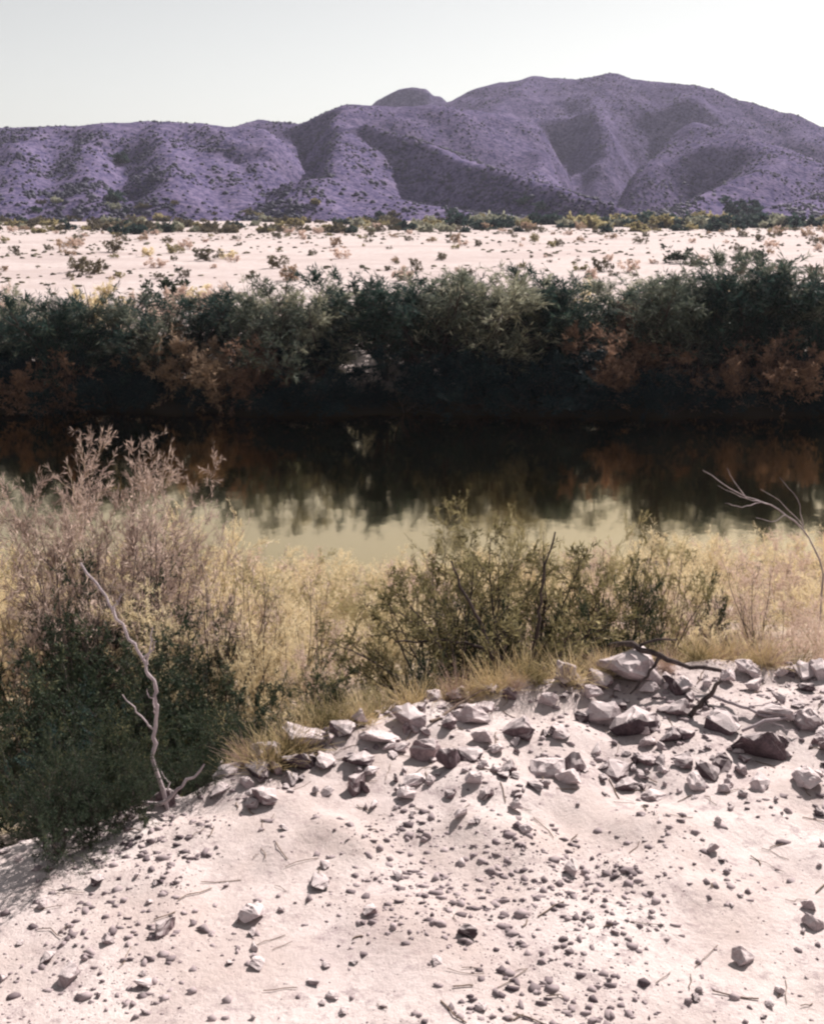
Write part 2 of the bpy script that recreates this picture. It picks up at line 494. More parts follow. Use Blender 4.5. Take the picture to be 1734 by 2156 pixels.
# ------------------------------------------------------------------ plant generators
def tubes(paths, sides=4):
    """paths: list of (points (n,3), radii (n)) -> V, F of tapered tubes"""
    Vs, Fs, off = [], [], 0
    ang = np.arange(sides) * 2 * math.pi / sides
    ca, sa = np.cos(ang), np.sin(ang)
    for P, r in paths:
        n = len(P)
        T = np.gradient(P, axis=0)
        T /= np.linalg.norm(T, axis=1)[:, None] + 1e-9
        up = np.array((0, 0, 1.0)) if abs(T[0, 2]) < 0.9 else np.array((1.0, 0, 0))
        A = np.cross(T, up); A /= np.linalg.norm(A, axis=1)[:, None] + 1e-9
        B = np.cross(T, A)
        V = P[:, None, :] + r[:, None, None] * (A[:, None, :] * ca[None, :, None] + B[:, None, :] * sa[None, :, None])
        Vs.append(V.reshape(-1, 3))
        i = np.arange(n - 1)[:, None] * sides
        j = np.arange(sides)[None, :]
        j2 = (j + 1) % sides
        Fs.append(np.stack([i + j, i + j2, i + sides + j2, i + sides + j], -1).reshape(-1, 4) + off)
        off += n * sides
    return np.concatenate(Vs), np.concatenate(Fs)

def leaves(rng, pos, dirs, ln, wd):
    """long narrow diamonds growing from pos along dirs"""
    n = len(pos)
    d = dirs / (np.linalg.norm(dirs, axis=1)[:, None] + 1e-9)
    q = rng.normal(size=(n, 3))
    s = np.cross(d, q); s /= np.linalg.norm(s, axis=1)[:, None] + 1e-9
    L = (ln * rng.uniform(0.6, 1.3, n))[:, None]
    W = (wd * rng.uniform(0.6, 1.3, n))[:, None]
    V = np.stack([pos, pos + d * L * 0.45 + s * W, pos + d * L, pos + d * L * 0.5 - s * W], 1).reshape(-1, 3)
    return V, np.arange(4 * n).reshape(n, 4)

def grow(rng, p0, d0, length, nseg, wobble, lift):
    P = [np.array(p0, float)]
    d = np.array(d0, float); d /= np.linalg.norm(d)
    for i in range(nseg):
        d = d + rng.normal(size=3) * wobble + np.array((0, 0, lift))
        d /= np.linalg.norm(d)
        P.append(P[-1] + d * length / nseg)
    return np.array(P)

def plant(seed, h=2.5, stems=8, tilt=(5, 50), kids=(6, 9), kids2=(4, 7), rad=0.02, wob=0.10, lift=0.06, leaf=(0.10, 0.008), nleaf=10,
          leaf_from=0.0, spread0=0.12, kid_len=0.42, kid_ang=0.75, kid_start=0.25, leaf_spread=0.6, droop=0.0, sides=4, bend=None, keep=1.0):
    """a many-stemmed woody plant: returns one (V, F) per main stem and one (V, F) of leaves"""
    rng = np.random.default_rng(seed)
    stem_geo, LP, LD = [], [], []
    for s in range(stems):
        az = rng.uniform(0, 2 * math.pi) if stems > 1 else 0
        ti = R(rng.uniform(*tilt))
        d0 = np.array((math.cos(az) * math.sin(ti), math.sin(az) * math.sin(ti), math.cos(ti)))
        if bend is not None:
            d0 = d0 + np.array(bend)
        Ln = h * rng.uniform(0.7, 1.12)
        p0 = np.array((math.cos(az) * spread0 * rng.uniform(.2, 1), math.sin(az) * spread0 * rng.uniform(.2, 1), -0.08))
        P = grow(rng, p0, d0, Ln, 9, wob, lift)
        r = rad * rng.uniform(.7, 1.2) * np.linspace(1, 0.12, 10)
        paths = [(P, r)]
        for k in range(rng.integers(*kids)):
            f = rng.uniform(kid_start, 0.97)
            i = int(f * 9); g = f * 9 - i
            b = P[i] * (1 - g) + P[i + 1] * g
            td = P[i + 1] - P[i]; td /= np.linalg.norm(td)
            kd = td + rng.normal(size=3) * kid_ang * 0.7
            kl = Ln * kid_len * (1.15 - 0.75 * f) * rng.uniform(.6, 1.3)
            K = grow(rng, b, kd, kl, 5, wob * 1.4, lift - droop)
            paths.append((K, r[i] * 0.55 * np.linspace(1, 0.25, 6)))
            for m_ in range(rng.integers(*kids2)):
                f2 = rng.uniform(0.15, 1.0)
                i2 = min(int(f2 * 5), 4)
                td2 = K[i2 + 1] - K[i2]; td2 /= np.linalg.norm(td2) + 1e-9
                b2 = K[i2] + (K[i2 + 1] - K[i2]) * (f2 * 5 - i2)
                Q = grow(rng, b2, td2 + rng.normal(size=3) * kid_ang * 0.8, kl * rng.uniform(.25, .5), 3, wob * 1.5, lift - droop)
                paths.append((Q, np.maximum(r[i] * 0.25, 0.0018) * np.linspace(1, 0.4, 4)))
                if b2[2] < leaf_from * h or rng.random() > keep:
                    continue
                nl = nleaf
                t = rng.uniform(0, 3, nl)
                ii = np.minimum(t.astype(int), 2)
                LP.append(Q[ii] + (Q[ii + 1] - Q[ii]) * (t - ii)[:, None])
                dd = (Q[-1] - Q[0]); dd /= np.linalg.norm(dd) + 1e-9
                LD.append(dd[None, :] + rng.normal(size=(nl, 3)) * leaf_spread)
        stem_geo.append(tubes(paths, sides if True else 3))
    if LP:
        leaf_geo = leaves(rng, np.concatenate(LP), np.concatenate(LD), leaf[0], leaf[1])
    else:
        leaf_geo = None
    return stem_geo, leaf_geo

def join_geo(gs):
    Vs, Fs, off = [], [], 0
    for V, Fc in gs:
        Vs.append(V); Fs.append(Fc + off); off += len(V)
    return np.concatenate(Vs), np.concatenate(Fs)

class Kind:
    """one plant shape: a list of part meshes, put up as many times as needed"""
    def __init__(self, name, geo, wood, leafm, wood_part, leaf_part, split):
        self.name = name
        sg, lg = geo
        self.parts = []
        if split:
            for g in sg:
                self.parts.append((wood_part, mesh_from(name + '_' + wood_part, *g, M[wood])))
        else:
            self.parts.append((wood_part, mesh_from(name + '_' + wood_part, *join_geo(sg), M[wood])))
        self.leafmeshes = {}
        self.lg, self.leafm, self.leaf_part = lg, leafm, leaf_part
        self.height = max(g[0][:, 2].max() for g in sg)
    def leafmesh(self, m):
        if m not in self.leafmeshes:
            self.leafmeshes[m] = mesh_from(self.name + '_' + self.leaf_part + '_' + m, *self.lg, M[m])
        return self.leafmeshes[m]
    def put(self, name, loc, label, cat, group=None, scale=1.0, rz=0.0, leafm=None, tilt=(0, 0)):
        e = bpy.data.objects.new(name, None)
        e.empty_display_size = 0.2
        col.objects.link(e)
        e.location = loc
        e.rotation_euler = (tilt[0], tilt[1], rz)
        e.scale = (scale,) * 3 if not isinstance(scale, tuple) else scale
        tag(e, label, cat, group)
        for pn, me in self.parts:
            obj(pn, me, e)
        if self.lg is not None:
            obj(self.leaf_part, self.leafmesh(leafm or self.leafm), e)
        return e

rnd = random.Random(7)

# ------------------------------------------------------------------ far bank: trees and shrubs by the water
TR = [Kind('bank_tree', plant(100 + i, h=5.2, stems=5, tilt=(4, 38), kids=(10, 14), kids2=(7, 11), rad=0.07, wob=0.12, lift=0.03, leaf=(0.30, 0.022),
                              nleaf=16, leaf_from=0.12, kid_len=0.5, kid_ang=0.9, kid_start=0.12, leaf_spread=0.55), 'bark', 'sage', 'trunk', 'crown', False) for i in range(5)]
SH = [Kind('bank_shrub', plant(140 + i, h=2.9, stems=9, tilt=(5, 62), kids=(8, 11), kids2=(6, 9), rad=0.03, wob=0.14, lift=0.03, leaf=(0.20, 0.019),
                               nleaf=14, leaf_from=0.0, kid_len=0.5, kid_ang=0.9, kid_start=0.1, leaf_spread=0.6), 'bark', 'dark', 'stem', 'foliage', False) for i in range(4)]

def shore(px):
    ds = np.arange(40, 52, 0.1)
    xs = (px - PX) / F * ds / CP
    return float(ds[np.nonzero(ground(xs, ds) > 0.05)[0][0]])

ORD = ('first second third fourth fifth sixth seventh eighth ninth tenth eleventh twelfth thirteenth fourteenth fifteenth sixteenth seventeenth eighteenth nineteenth '
       'twentieth').split()
ORD += ['twenty-' + w for w in ORD[:9]] + ['thirtieth'] + ['thirty-' + w for w in ORD[:9]]

def third(px):
    return 'left part' if px < 640 else ('middle' if px < 1150 else 'right part')

# (px of the root, distance, height, leaf colour, label)
BANK = [
    (-60, 56, 4.6, 'sage', 'grey green tree on the far bank just off the left edge'),
    (60, 57, 4.9, 'dark', 'dark green tree on the far bank at the extreme left'),
    (165, 55.5, 4.9, 'dark', 'dark green bushy tree on far bank above the left brush'),
    (235, 57.5, 4.6, 'sage', 'sage green tree beside the leftmost rusty shrub on far bank'),
    (545, 60, 4.9, 'sage', 'pale sage tree rising just behind the tan shrubs on far bank'),
    (625, 58, 5.0, 'sage', 'pale sage tree left of the white sand gap on far bank'),
    (715, 60.5, 5.5, 'sage', 'pale topped tree directly above the white sand gap'),
    (815, 58, 5.6, 'dark', 'dark spreading tree with forked trunk beside the white sand gap'),
    (900, 56.5, 5.4, 'dark', 'dark green tree in the middle of the far bank'),
    (985, 59, 5.9, 'sage', 'tall pale sage tree in the middle of the far bank'),
    (1065, 57.5, 5.2, 'sage', 'sage tree right of the tall middle tree on far bank'),
    (1135, 60, 5.8, 'sage', 'tall dusty sage tree left of the rust coloured tree'),
    (1205, 57, 5.1, 'dark', 'narrow dark green tree directly left of the rust coloured tree'),
    (1330, 61, 5.2, 'sage', 'pale sage tree behind the rust coloured tree'),
    (1420, 58.5, 5.7, 'dark', 'dark green tree directly right of the rust coloured tree'),
    (1490, 60, 6.2, 'sage', 'tall grey sage tree near the right end of far bank'),
    (1560, 57.5, 6.0, 'dark', 'dark tree behind the rusty shrub at the right edge'),
    (1645, 59.5, 6.4, 'sage', 'tallest grey sage tree at the right edge of far bank'),
    (1735, 57, 6.0, 'dark', 'dark tree on far bank just past the right edge'),
]
def tree_top(px):
    return float(np.interp(px, [-60, 250, 330, 470, 560, 760, 900, 1150, 1300, 1450, 1640, 1800], [606, 612, 624, 608, 596, 580, 572, 572, 582, 556, 543, 540]))

EXTRA = [(110, 58, 'dark'), (300, 56, 'dark'), (365, 57, 'sage'), (430, 58.5, 'dark'), (500, 57.5, 'sage'), (585, 56, 'sage'), (670, 57, 'sage'), (860, 61, 'sage'), (940, 58, 'sage'), (1020, 56, 'sage'),
         (1100, 56.5, 'dark'), (1170, 58, 'sage'), (1270, 58.5, 'dark'), (1375, 57, 'sage'), (1455, 56, 'sage'), (1525, 56.5, 'dark'), (1600, 61, 'sage'), (1690, 57, 'dark')]
ROW = BANK + [(px, d, 0, lm, ('dark green' if lm == 'dark' else 'pale sage') + ' tree crowded between the others on the far bank, ' + third(px)) for px, d, lm in ()] + [(px, d, 0, lm, ORD[j] + ' from the left of the trees crowded between others, ' + ('dark green' if lm == 'dark' else 'pale sage')) for j, (px, d, lm) in enumerate(EXTRA)]
for i, (px, d, h, lm, lab) in enumerate(ROW):
    k = TR[i % 5]
    if lm == 'sage' and i % 3 != 1:
        lm = 'teal'; lab = lab.replace('pale sage', 'grey green').replace('tall pale', 'tall grey')
    d = 49.3 + (d - 55.5) * 0.55
    p = root_at(px, d)
    s = (at(px, tree_top(px) + rnd.uniform(-16, 14), d)[2] - p[2]) / k.height * 1.02
    k.put('bank_tree', p, lab, 'tree', 'trees along the far river bank', (s * 1.2, s * 1.2, s), rnd.uniform(0, 6.28), lm)

RUST = [
    (130, 54.5, 3.4, 'rust', 'reddish brown shrub at the left end of the far bank'),
    (395, 57, 3.6, 'dust', 'dusty tan shrub below the pale clearing on far bank'),
    (470, 56, 3.7, 'dust', 'tan shrub in the middle of the tan group on far bank'),
    (555, 56, 3.5, 'rust', 'orange brown shrub at the right end of the tan group'),
    (330, 58.5, 2.8, 'dust', 'low pale dry shrub at the left end of the pale clearing'),
    (1250, 55, 4.6, 'rust', 'rust red tree with bare trunk on the right half of far bank'),
    (1350, 56, 4.9, 'rust', 'larger rust red tree right of the bare trunked rust tree'),
    (1540, 54.5, 3.9, 'rust', 'rust red shrub with a hollow near the right edge'),
    (1625, 55, 4.3, 'rust', 'rust red shrub at the right edge of the far bank'),
]
for i, (px, d, h, lm, lab) in enumerate(RUST):
    k = SH[i % 4]
    s = h * (1.05 if px < 700 else 0.86) / k.height
    k.put('rusty_shrub', root_at(px, d - (8.3 if 300 < px < 700 else 7.0)), lab, 'shrub', 'rust and tan shrubs on the far bank', (s * 1.05, s * 1.05, s), rnd.uniform(0, 6.28), lm)

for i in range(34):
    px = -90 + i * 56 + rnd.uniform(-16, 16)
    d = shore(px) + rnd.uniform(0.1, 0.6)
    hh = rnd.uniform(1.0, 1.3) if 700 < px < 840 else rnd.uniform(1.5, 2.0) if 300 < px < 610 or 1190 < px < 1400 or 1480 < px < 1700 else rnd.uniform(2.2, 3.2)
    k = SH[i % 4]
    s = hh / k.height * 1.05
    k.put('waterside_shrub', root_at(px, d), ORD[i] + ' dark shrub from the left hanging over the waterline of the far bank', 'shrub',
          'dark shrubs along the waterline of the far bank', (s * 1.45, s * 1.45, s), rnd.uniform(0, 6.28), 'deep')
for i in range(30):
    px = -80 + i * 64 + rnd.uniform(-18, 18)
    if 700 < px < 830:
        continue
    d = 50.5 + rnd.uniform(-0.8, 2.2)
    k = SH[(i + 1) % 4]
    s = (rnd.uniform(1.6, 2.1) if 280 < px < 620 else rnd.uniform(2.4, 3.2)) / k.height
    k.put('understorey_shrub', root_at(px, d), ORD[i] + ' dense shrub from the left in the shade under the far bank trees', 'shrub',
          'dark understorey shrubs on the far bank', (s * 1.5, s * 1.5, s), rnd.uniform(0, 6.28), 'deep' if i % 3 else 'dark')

# pale dry bushes at the back of the bank, where the trees give way to the plain
for i in range(34):
    px = -60 + i * 55 + rnd.uniform(-22, 22)
    d = rnd.uniform(53, 64)
    lm = rnd.choice(['sage', 'tan', 'sage', 'pink'])
    if 300 < px < 480:
        d += 8; lm = 'pink'
    k = SH[(i + 2) % 4]
    s = (at(px, rnd.uniform(585, 625), d)[2] - root_at(px, d)[2]) / k.height
    if px > 1400:
        s *= 1.2
    k.put('pale_bush', root_at(px, d), {'sage': 'pale sage', 'tan': 'straw coloured', 'pink': 'dusty pinkish'}[lm] + ' bush behind the bank trees at the edge of the plain, ' + third(px), 'bush',
          'pale bushes between the bank trees and the plain', (s * 0.9, s * 0.9, s), rnd.uniform(0, 6.28), lm)

# ------------------------------------------------------------------ desert plain and foot of the hills: shrubs
DS = [Kind('desert_shrub', plant(180 + i, h=1.0, stems=7, tilt=(8, 70), kids=(4, 6), kids2=(3, 5), rad=0.02, wob=0.15, lift=0.02, leaf=(0.17, 0.034),
                                 nleaf=7, kid_len=0.5, kid_ang=0.9, kid_start=0.1, leaf_spread=0.8, sides=3), 'twig', 'desert', 'stem', 'foliage', False) for i in range(4)]
HERO_PLAIN = [   # px, py of the foot, width px, leaf, label
    (592, 565, 48, 'desert', 'round straw shrub with dark heart alone on the white sand'),
    (1428, 553, 62, 'greenshade', 'largest dark green shrub on the right part of the white plain'),
    (1462, 560, 34, 'greenshade', 'smaller dark shrub touching the largest shrub on the plain'),
    (1265, 572, 50, 'desert', 'olive shrub left of the rusty shrub on the white plain'),
    (1318, 572, 44, 'pink', 'rusty low shrub beside the olive one on the white plain'),
    (378, 572, 22, 'greenshade', 'small dark green shrub above the pale clearing'),
    (358, 490, 40, 'greenshade', 'dark shrub at the left where plain meets the hill foot'),
    (160, 520, 34, 'pink', 'purple grey shrub at the left end of the white plain'),
    (318, 540, 34, 'tan', 'straw coloured shrub left of centre on the white plain'),
    (480, 545, 36, 'tan', 'tall straw shrub between two small ones on the white plain'),
    (720, 545, 40, 'pink', 'pinkish dry shrub in the middle of the white plain'),
    (1600, 552, 46, 'greenshade', 'dark green shrub at the right edge of the white plain'),
    (345, 640, 95, 'greenshade', 'dark spreading shrub at the back of the pale clearing'),
    (415, 640, 70, 'tan', 'straw shrub right of the dark one at the pale clearing'),
]
for i, (px, py, w, lm, lab) in enumerate(HERO_PLAIN):
    p = on_ground(px, py, 60)
    s = w / F * p[1] / 1.5
    DS[i % 4].put('desert_shrub', p, lab, 'shrub', 'shrubs picked out on the white plain', (s, s, s * 0.95), rnd.uniform(0, 6.28), lm)
n = 0
while n < 290:
    py = 484 + (rnd.random() ** 2.2) * 110
    px = rnd.uniform(-40, 1790)
    if rnd.random() < 0.35 and py > 520:
        continue
    p = on_ground(px, py, 60)
    lmx = rnd.choice(['desert', 'desert', 'pink', 'dust', 'olive'])
    s = rnd.choice([.4, .55, .7, .9, 1.2, 1.6]) * rnd.uniform(.8, 1.2) * (0.75 + p[1] / 500)
    DS[n % 4].put('desert_shrub', p, {'desert': 'small grey brown', 'pink': 'small pinkish', 'dust': 'small dusty brown', 'olive': 'small olive'}[lmx] + ' shrub dotted over the ' + ('far edge of the ' if py < 510 else 'near half of the ' if py > 545 else 'middle of the ') + 'white plain, ' + third(px), 'shrub', 'small shrubs dotted over the white plain',
                  (s * rnd.uniform(.9, 1.4), s * rnd.uniform(.9, 1.4), s), rnd.uniform(0, 6.28), lmx)
    n += 1
FT = [Kind('hill_foot_bush', plant(210 + i, h=1.0, stems=8, tilt=(10, 75), kids=(5, 7), kids2=(3, 5), rad=0.03, wob=0.15, lift=0.02, leaf=(0.26, 0.075),
                                   nleaf=6, kid_len=0.5, kid_ang=0.9, kid_start=0.1, leaf_spread=0.8, sides=3), 'twig', 'dark', 'stem', 'foliage', False) for i in range(3)]
for i in range(290):
    px = rnd.uniform(-60, 1800)
    right = px > 950
    d = rnd.uniform(285, 345) if right and i % 3 else 235 + 170 * rnd.random()
    x = (px - PX) / F * d / CP
    p = (x, d, max(float(ground(x, d)), float(hills_z(np.array([x]), np.array([d]))[0])) - 0.1)
    s = rnd.uniform(2.0, 4.2) if right and i % 3 else rnd.uniform(1.2, 2.9)
    lm = rnd.choice(['dark', 'dark', 'olive', 'sage']) if right else rnd.choice(['desert', 'sage', 'olive', 'desert', 'dark'])
    lab = {'dark': 'dark green', 'olive': 'olive', 'sage': 'pale sage', 'desert': 'brownish'}[lm]
    lab += ' bush ' + ('at the sandy edge of' if d < 300 else 'in the middle of' if d < 345 else 'on the hill side of') + ' the scrub belt below the hills, ' + third(px)
    FT[i % 3].put('hill_foot_bush', p, lab, 'bush', 'bushes of the scrub belt below the hills', (s * 1.25, s * 1.25, s), rnd.uniform(0, 6.28), lm)
CLUMP = [(262, 345, 430, 9, 'tall dark thicket on the left hill slope'), (950, 447, 385, 4, 'single dark bush at the foot below the shaded spur'),
         (1100, 432, 395, 6.5, 'dark tree at the foot of the shaded spur'), (1142, 440, 390, 6, 'dark tree right of its twin under the shaded spur'),
         (1562, 452, 400, 12, 'big dark thicket at the foot of the right hills'), (800, 455, 370, 4.2, 'pale green bush in the middle of the hill foot'),
         (235, 425, 400, 8, 'low wide green thicket at the foot of the left hill')]
for i, (px, py, d, s, lab) in enumerate(CLUMP):
    p = at(px, py, d)
    for dd in np.arange(350, 620, 3.0):
        q = at(px, py, dd)
        if q[2] <= hills_z(np.array([q[0]]), np.array([q[1]]))[0] + 0.3:
            p = q; break
    p[2] = hills_z(np.array([p[0]]), np.array([p[1]]))[0] - 0.2
    FT[i % 3].put('hillside_thicket', p, lab, 'bush', None, (s * 0.75, s * 0.75, s * 0.6), rnd.uniform(0, 6.28), 'dark')

# small shrubs speckled over all the hillsides: too many to count
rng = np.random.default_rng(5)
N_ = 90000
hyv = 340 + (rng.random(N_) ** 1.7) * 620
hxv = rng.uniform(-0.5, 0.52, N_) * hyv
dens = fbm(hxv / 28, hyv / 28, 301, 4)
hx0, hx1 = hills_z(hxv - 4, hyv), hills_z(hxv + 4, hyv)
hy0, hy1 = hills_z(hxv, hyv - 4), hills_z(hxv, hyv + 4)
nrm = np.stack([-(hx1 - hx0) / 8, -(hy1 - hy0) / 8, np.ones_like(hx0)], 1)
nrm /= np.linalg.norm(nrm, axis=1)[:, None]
away = np.clip(0.42 - nrm @ np.array(sdir), 0, 1)               # extra dark shrubs on slopes away from the sun, to deepen their shade
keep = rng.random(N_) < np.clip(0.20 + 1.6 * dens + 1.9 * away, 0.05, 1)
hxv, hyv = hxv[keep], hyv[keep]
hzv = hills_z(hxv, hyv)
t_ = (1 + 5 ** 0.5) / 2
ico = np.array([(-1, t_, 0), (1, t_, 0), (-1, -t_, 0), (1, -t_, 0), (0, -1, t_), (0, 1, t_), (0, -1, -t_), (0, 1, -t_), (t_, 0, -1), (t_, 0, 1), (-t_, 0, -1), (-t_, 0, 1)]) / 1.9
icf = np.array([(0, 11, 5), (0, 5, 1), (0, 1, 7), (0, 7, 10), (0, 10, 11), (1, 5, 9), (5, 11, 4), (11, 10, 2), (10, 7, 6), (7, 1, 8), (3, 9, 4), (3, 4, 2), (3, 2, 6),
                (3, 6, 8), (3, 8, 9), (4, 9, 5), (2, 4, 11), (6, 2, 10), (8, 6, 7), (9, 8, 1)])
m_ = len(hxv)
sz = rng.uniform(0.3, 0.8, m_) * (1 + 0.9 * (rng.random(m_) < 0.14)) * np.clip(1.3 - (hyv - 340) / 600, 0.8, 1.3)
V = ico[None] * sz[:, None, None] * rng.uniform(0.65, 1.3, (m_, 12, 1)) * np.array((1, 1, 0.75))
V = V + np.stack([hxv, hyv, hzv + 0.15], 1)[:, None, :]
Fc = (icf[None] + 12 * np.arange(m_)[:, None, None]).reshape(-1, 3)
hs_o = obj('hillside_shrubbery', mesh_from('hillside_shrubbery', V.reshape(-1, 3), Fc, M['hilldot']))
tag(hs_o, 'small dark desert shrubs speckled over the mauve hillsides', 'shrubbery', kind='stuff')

# ------------------------------------------------------------------ near slope: brush between the rocky bench and the river
FB = [Kind('brush_shrub', plant(300 + i, h=1.9, stems=9, tilt=(4, 40), kids=(8, 12), kids2=(6, 9), rad=0.011, wob=0.09, lift=0.05, leaf=(0.055, 0.0032),
                                nleaf=24, leaf_from=0.05, kid_len=0.42, kid_ang=0.65, kid_start=0.12, leaf_spread=0.5, sides=3), 'straw', 'tan', 'stem', 'foliage', True) for i in range(4)]
FD = []
for k in FB[:3]:
    q = Kind.__new__(Kind)
    q.__dict__.update(k.__dict__)
    q.parts = []
    for pn, me in k.parts:
        m2 = me.copy(); m2.materials[0] = M['bark']; q.parts.append((pn, m2))
    FD.append(q)
DG = [Kind('dense_shrub', plant(330 + i, h=1.6, stems=12, tilt=(4, 68), kids=(9, 13), kids2=(7, 10), rad=0.012, wob=0.12, lift=0.03, leaf=(0.042, 0.0055),
                                nleaf=22, leaf_from=0.0, kid_len=0.5, kid_ang=0.85, kid_start=0.08, leaf_spread=0.7, sides=3), 'bark', 'greenshade', 'stem', 'foliage', True) for i in range(3)]
CB = Kind('fan_bush', plant(361, h=1.75, stems=15, tilt=(15, 78), kids=(6, 9), kids2=(5, 8), rad=0.021, wob=0.10, lift=0.05, leaf=(0.05, 0.006), nleaf=19,
                            leaf_from=0.12, kid_len=0.42, kid_ang=0.7, kid_start=0.3, leaf_spread=0.7, sides=5, spread0=0.2), 'bark', 'olive', 'stem', 'foliage', True)
SB = Kind('bare_shrub', plant(372, h=1.8, stems=6, tilt=(3, 30), kids=(7, 10), kids2=(4, 6), rad=0.014, wob=0.08, lift=0.06, leaf=(0.05, 0.004), nleaf=4,
                              leaf_from=0.5, kid_len=0.38, kid_ang=0.55, kid_start=0.25, leaf_spread=0.5, sides=4), 'bark', 'pink', 'stem', 'foliage', True)

def put_top(kind, name, px, d, top_py, leafm, label, cat='shrub', group=None, wide=1.0, rz=None, tilt=(0, 0)):
    """root the plant on the ground at (px, d) and scale it so that its top is seen at top_py"""
    p = root_at(px, d)
    h = at(px, top_py, d)[2] - p[2]
    s = h / kind.height
    return kind.put(name, p, label, cat, group, (s * wide, s * wide, s), rnd.uniform(0, 6.28) if rz is None else rz, leafm, tilt)

# the tall feathery brush at the left
put_top(FD[0], 'feathery_shrub', 130, 11.5, 885, 'mauve', 'tallest pinkish feathery shrub rising at the left edge', wide=0.75)
put_top(FD[1], 'feathery_shrub', 235, 11.0, 930, 'mauve', 'pinkish feathery shrub second tallest against the dark water', wide=0.75)
put_top(FD[2], 'feathery_shrub', 350, 11.8, 990, 'mauve', 'pinkish feathery shrub with tip level with the dark water edge', wide=0.75)
put_top(FB[3], 'feathery_shrub', 20, 10.5, 930, 'mauve', 'pinkish feathery shrub cut by the left picture edge', wide=0.8)
put_top(FB[1], 'feathery_shrub', 430, 13.0, 1060, 'tan', 'straw feathery shrub right of the tall pinkish ones', wide=0.8)
put_top(FD[2], 'feathery_shrub', 180, 9.6, 1120, 'mauve', 'lower pinkish shrub in front of the tallest left ones', wide=0.9)
put_top(FD[0], 'feathery_shrub', 300, 9.3, 1190, 'tan', 'straw shrub just above the bent grey trunk', wide=0.9)
put_top(SB, 'bare_shrub', 470, 10.2, 1110, 'pink', 'thin bare shrub with upright dark stems left of the middle', wide=0.7)
put_top(SB, 'bare_shrub', 540, 9.4, 1170, 'pink', 'bare shrub with one thick dark stem left of the middle', wide=0.75, rz=2.0)
put_top(SB, 'bare_shrub', 150, 10.6, 1000, 'pink', 'bare dark stems inside the brush at the left edge', wide=0.7, rz=4.0)
# dark dense growth at lower left
put_top(DG[0], 'dense_shrub', 170, 7.4, 1320, 'greenshade', 'dense dark green shrub in the lower left corner', wide=1.0)
put_top(DG[1], 'dense_shrub', 300, 7.4, 1360, 'greenshade', 'dense dark shrub behind the bent grey trunk', wide=1.0)
put_top(DG[2], 'dense_shrub', 420, 7.6, 1330, 'greenshade', 'dense dark shrub right of the bent grey trunk', wide=0.95)
put_top(DG[0], 'dense_shrub', 40, 7.0, 1360, 'greenshade', 'dense dark shrub at the left picture edge', wide=1.0, rz=2.2)
put_top(DG[1], 'dense_shrub', 240, 6.9, 1450, 'greenshade', 'low dark shrub nearest the lower left corner', wide=0.9, rz=3.0)
put_top(DG[2], 'dense_shrub', 110, 6.4, 1470, 'dark', 'low dark shrub under the left edge brush', wide=0.95, rz=1.0)
put_top(DG[1], 'dense_shrub', 600, 7.2, 1400, 'greenshade', 'dark green shrub behind the pale stones left of the middle', wide=0.95)
put_top(DG[2], 'dense_shrub', 560, 6.7, 1480, 'olive', 'low olive shrub touching the pale stones', wide=1.0, rz=4.1)
put_top(DG[0], 'dense_shrub', 700, 7.6, 1400, 'olive', 'olive shrub left of the dead grey stick', wide=0.9, rz=0.8)
put_top(DG[2], 'dense_shrub', 880, 7.7, 1350, 'greenshade', 'dark green shrub beneath the fan shaped bush branches', wide=0.8, rz=5.1)
for px, d, top, w, rz, lab in [(60, 5.25, 1500, .8, 1.1, 'dark shrub filling the lower left picture corner'), (180, 5.45, 1490, .8, 2.6, 'dark shrub left of the foot of the bent trunk'),
                               (265, 5.7, 1480, .8, 4.4, 'dark shrub close behind the foot of the bent trunk'), (410, 5.85, 1490, .8, 5.3, 'dark shrub right of the foot of the bent trunk'),
                               (500, 6.3, 1470, .8, 0.4, 'dark shrub just left of the pale pointed stone')]:
    put_top(DG[int(px) % 3], 'dense_shrub', px, d, top, 'greenshade', lab, wide=w, rz=rz)
for px, d, top, lab in [(150, 9.6, 1170, 'dark leafy shrub inside the pinkish brush at left'), (50, 9.0, 1200, 'dark leafy shrub at the left edge under the pinkish brush'),
                        (275, 9.9, 1215, 'dark leafy shrub between the pinkish brush and bare stems'), (390, 9.0, 1280, 'dark leafy shrub under the thin bare shrub')]:
    put_top(DG[int(px) % 3], 'dense_shrub', px, d, top, 'greenshade', lab, wide=0.7)
for px, d, top, rz, lab in [(35, 4.6, 1560, .3, 'lowest dark shrub at the left end of the pale bench'), (140, 4.75, 1570, 1.9, 'low dark shrub second from the left on the bench edge'),
                            (240, 4.95, 1580, 3.3, 'low dark shrub at the left foot of the bent trunk'), (385, 5.2, 1585, 4.9, 'low dark shrub at the right foot of the bent trunk')]:
    put_top(DG[int(px) % 3], 'dense_shrub', px, d, top, 'greenshade', lab, wide=0.9, rz=rz)
for px, d, top, lm, lab in [(1040, 8.7, 1190, 'greenshade', 'dark leafy growth in the heart of the fan bush'), (1165, 9.0, 1215, 'greenshade', 'dark leafy growth at the right foot of the fan bush'),
                            (930, 9.1, 1255, 'greenshade', 'dark leafy growth at the left foot of the fan bush')]:
    put_top(DG[int(px) % 3], 'dense_shrub', px, d, top, lm, lab, wide=0.55)
for px, d, top, lab in [(110, 9.0, 1080, 'bare dark stems leaning out of the left edge brush'), (330, 9.8, 1060, 'bare dark stems at the right end of the pinkish brush'),
                        (420, 9.0, 1180, 'bare dark stems above the dense green shrub'), (640, 9.6, 1190, 'bare dark stems left of the fan bush'), (1440, 9.4, 1160, 'bare dark stems right of the narrow upright bush')]:
    put_top(SB, 'bare_shrub', px, d, top, 'pink', lab, wide=0.8)
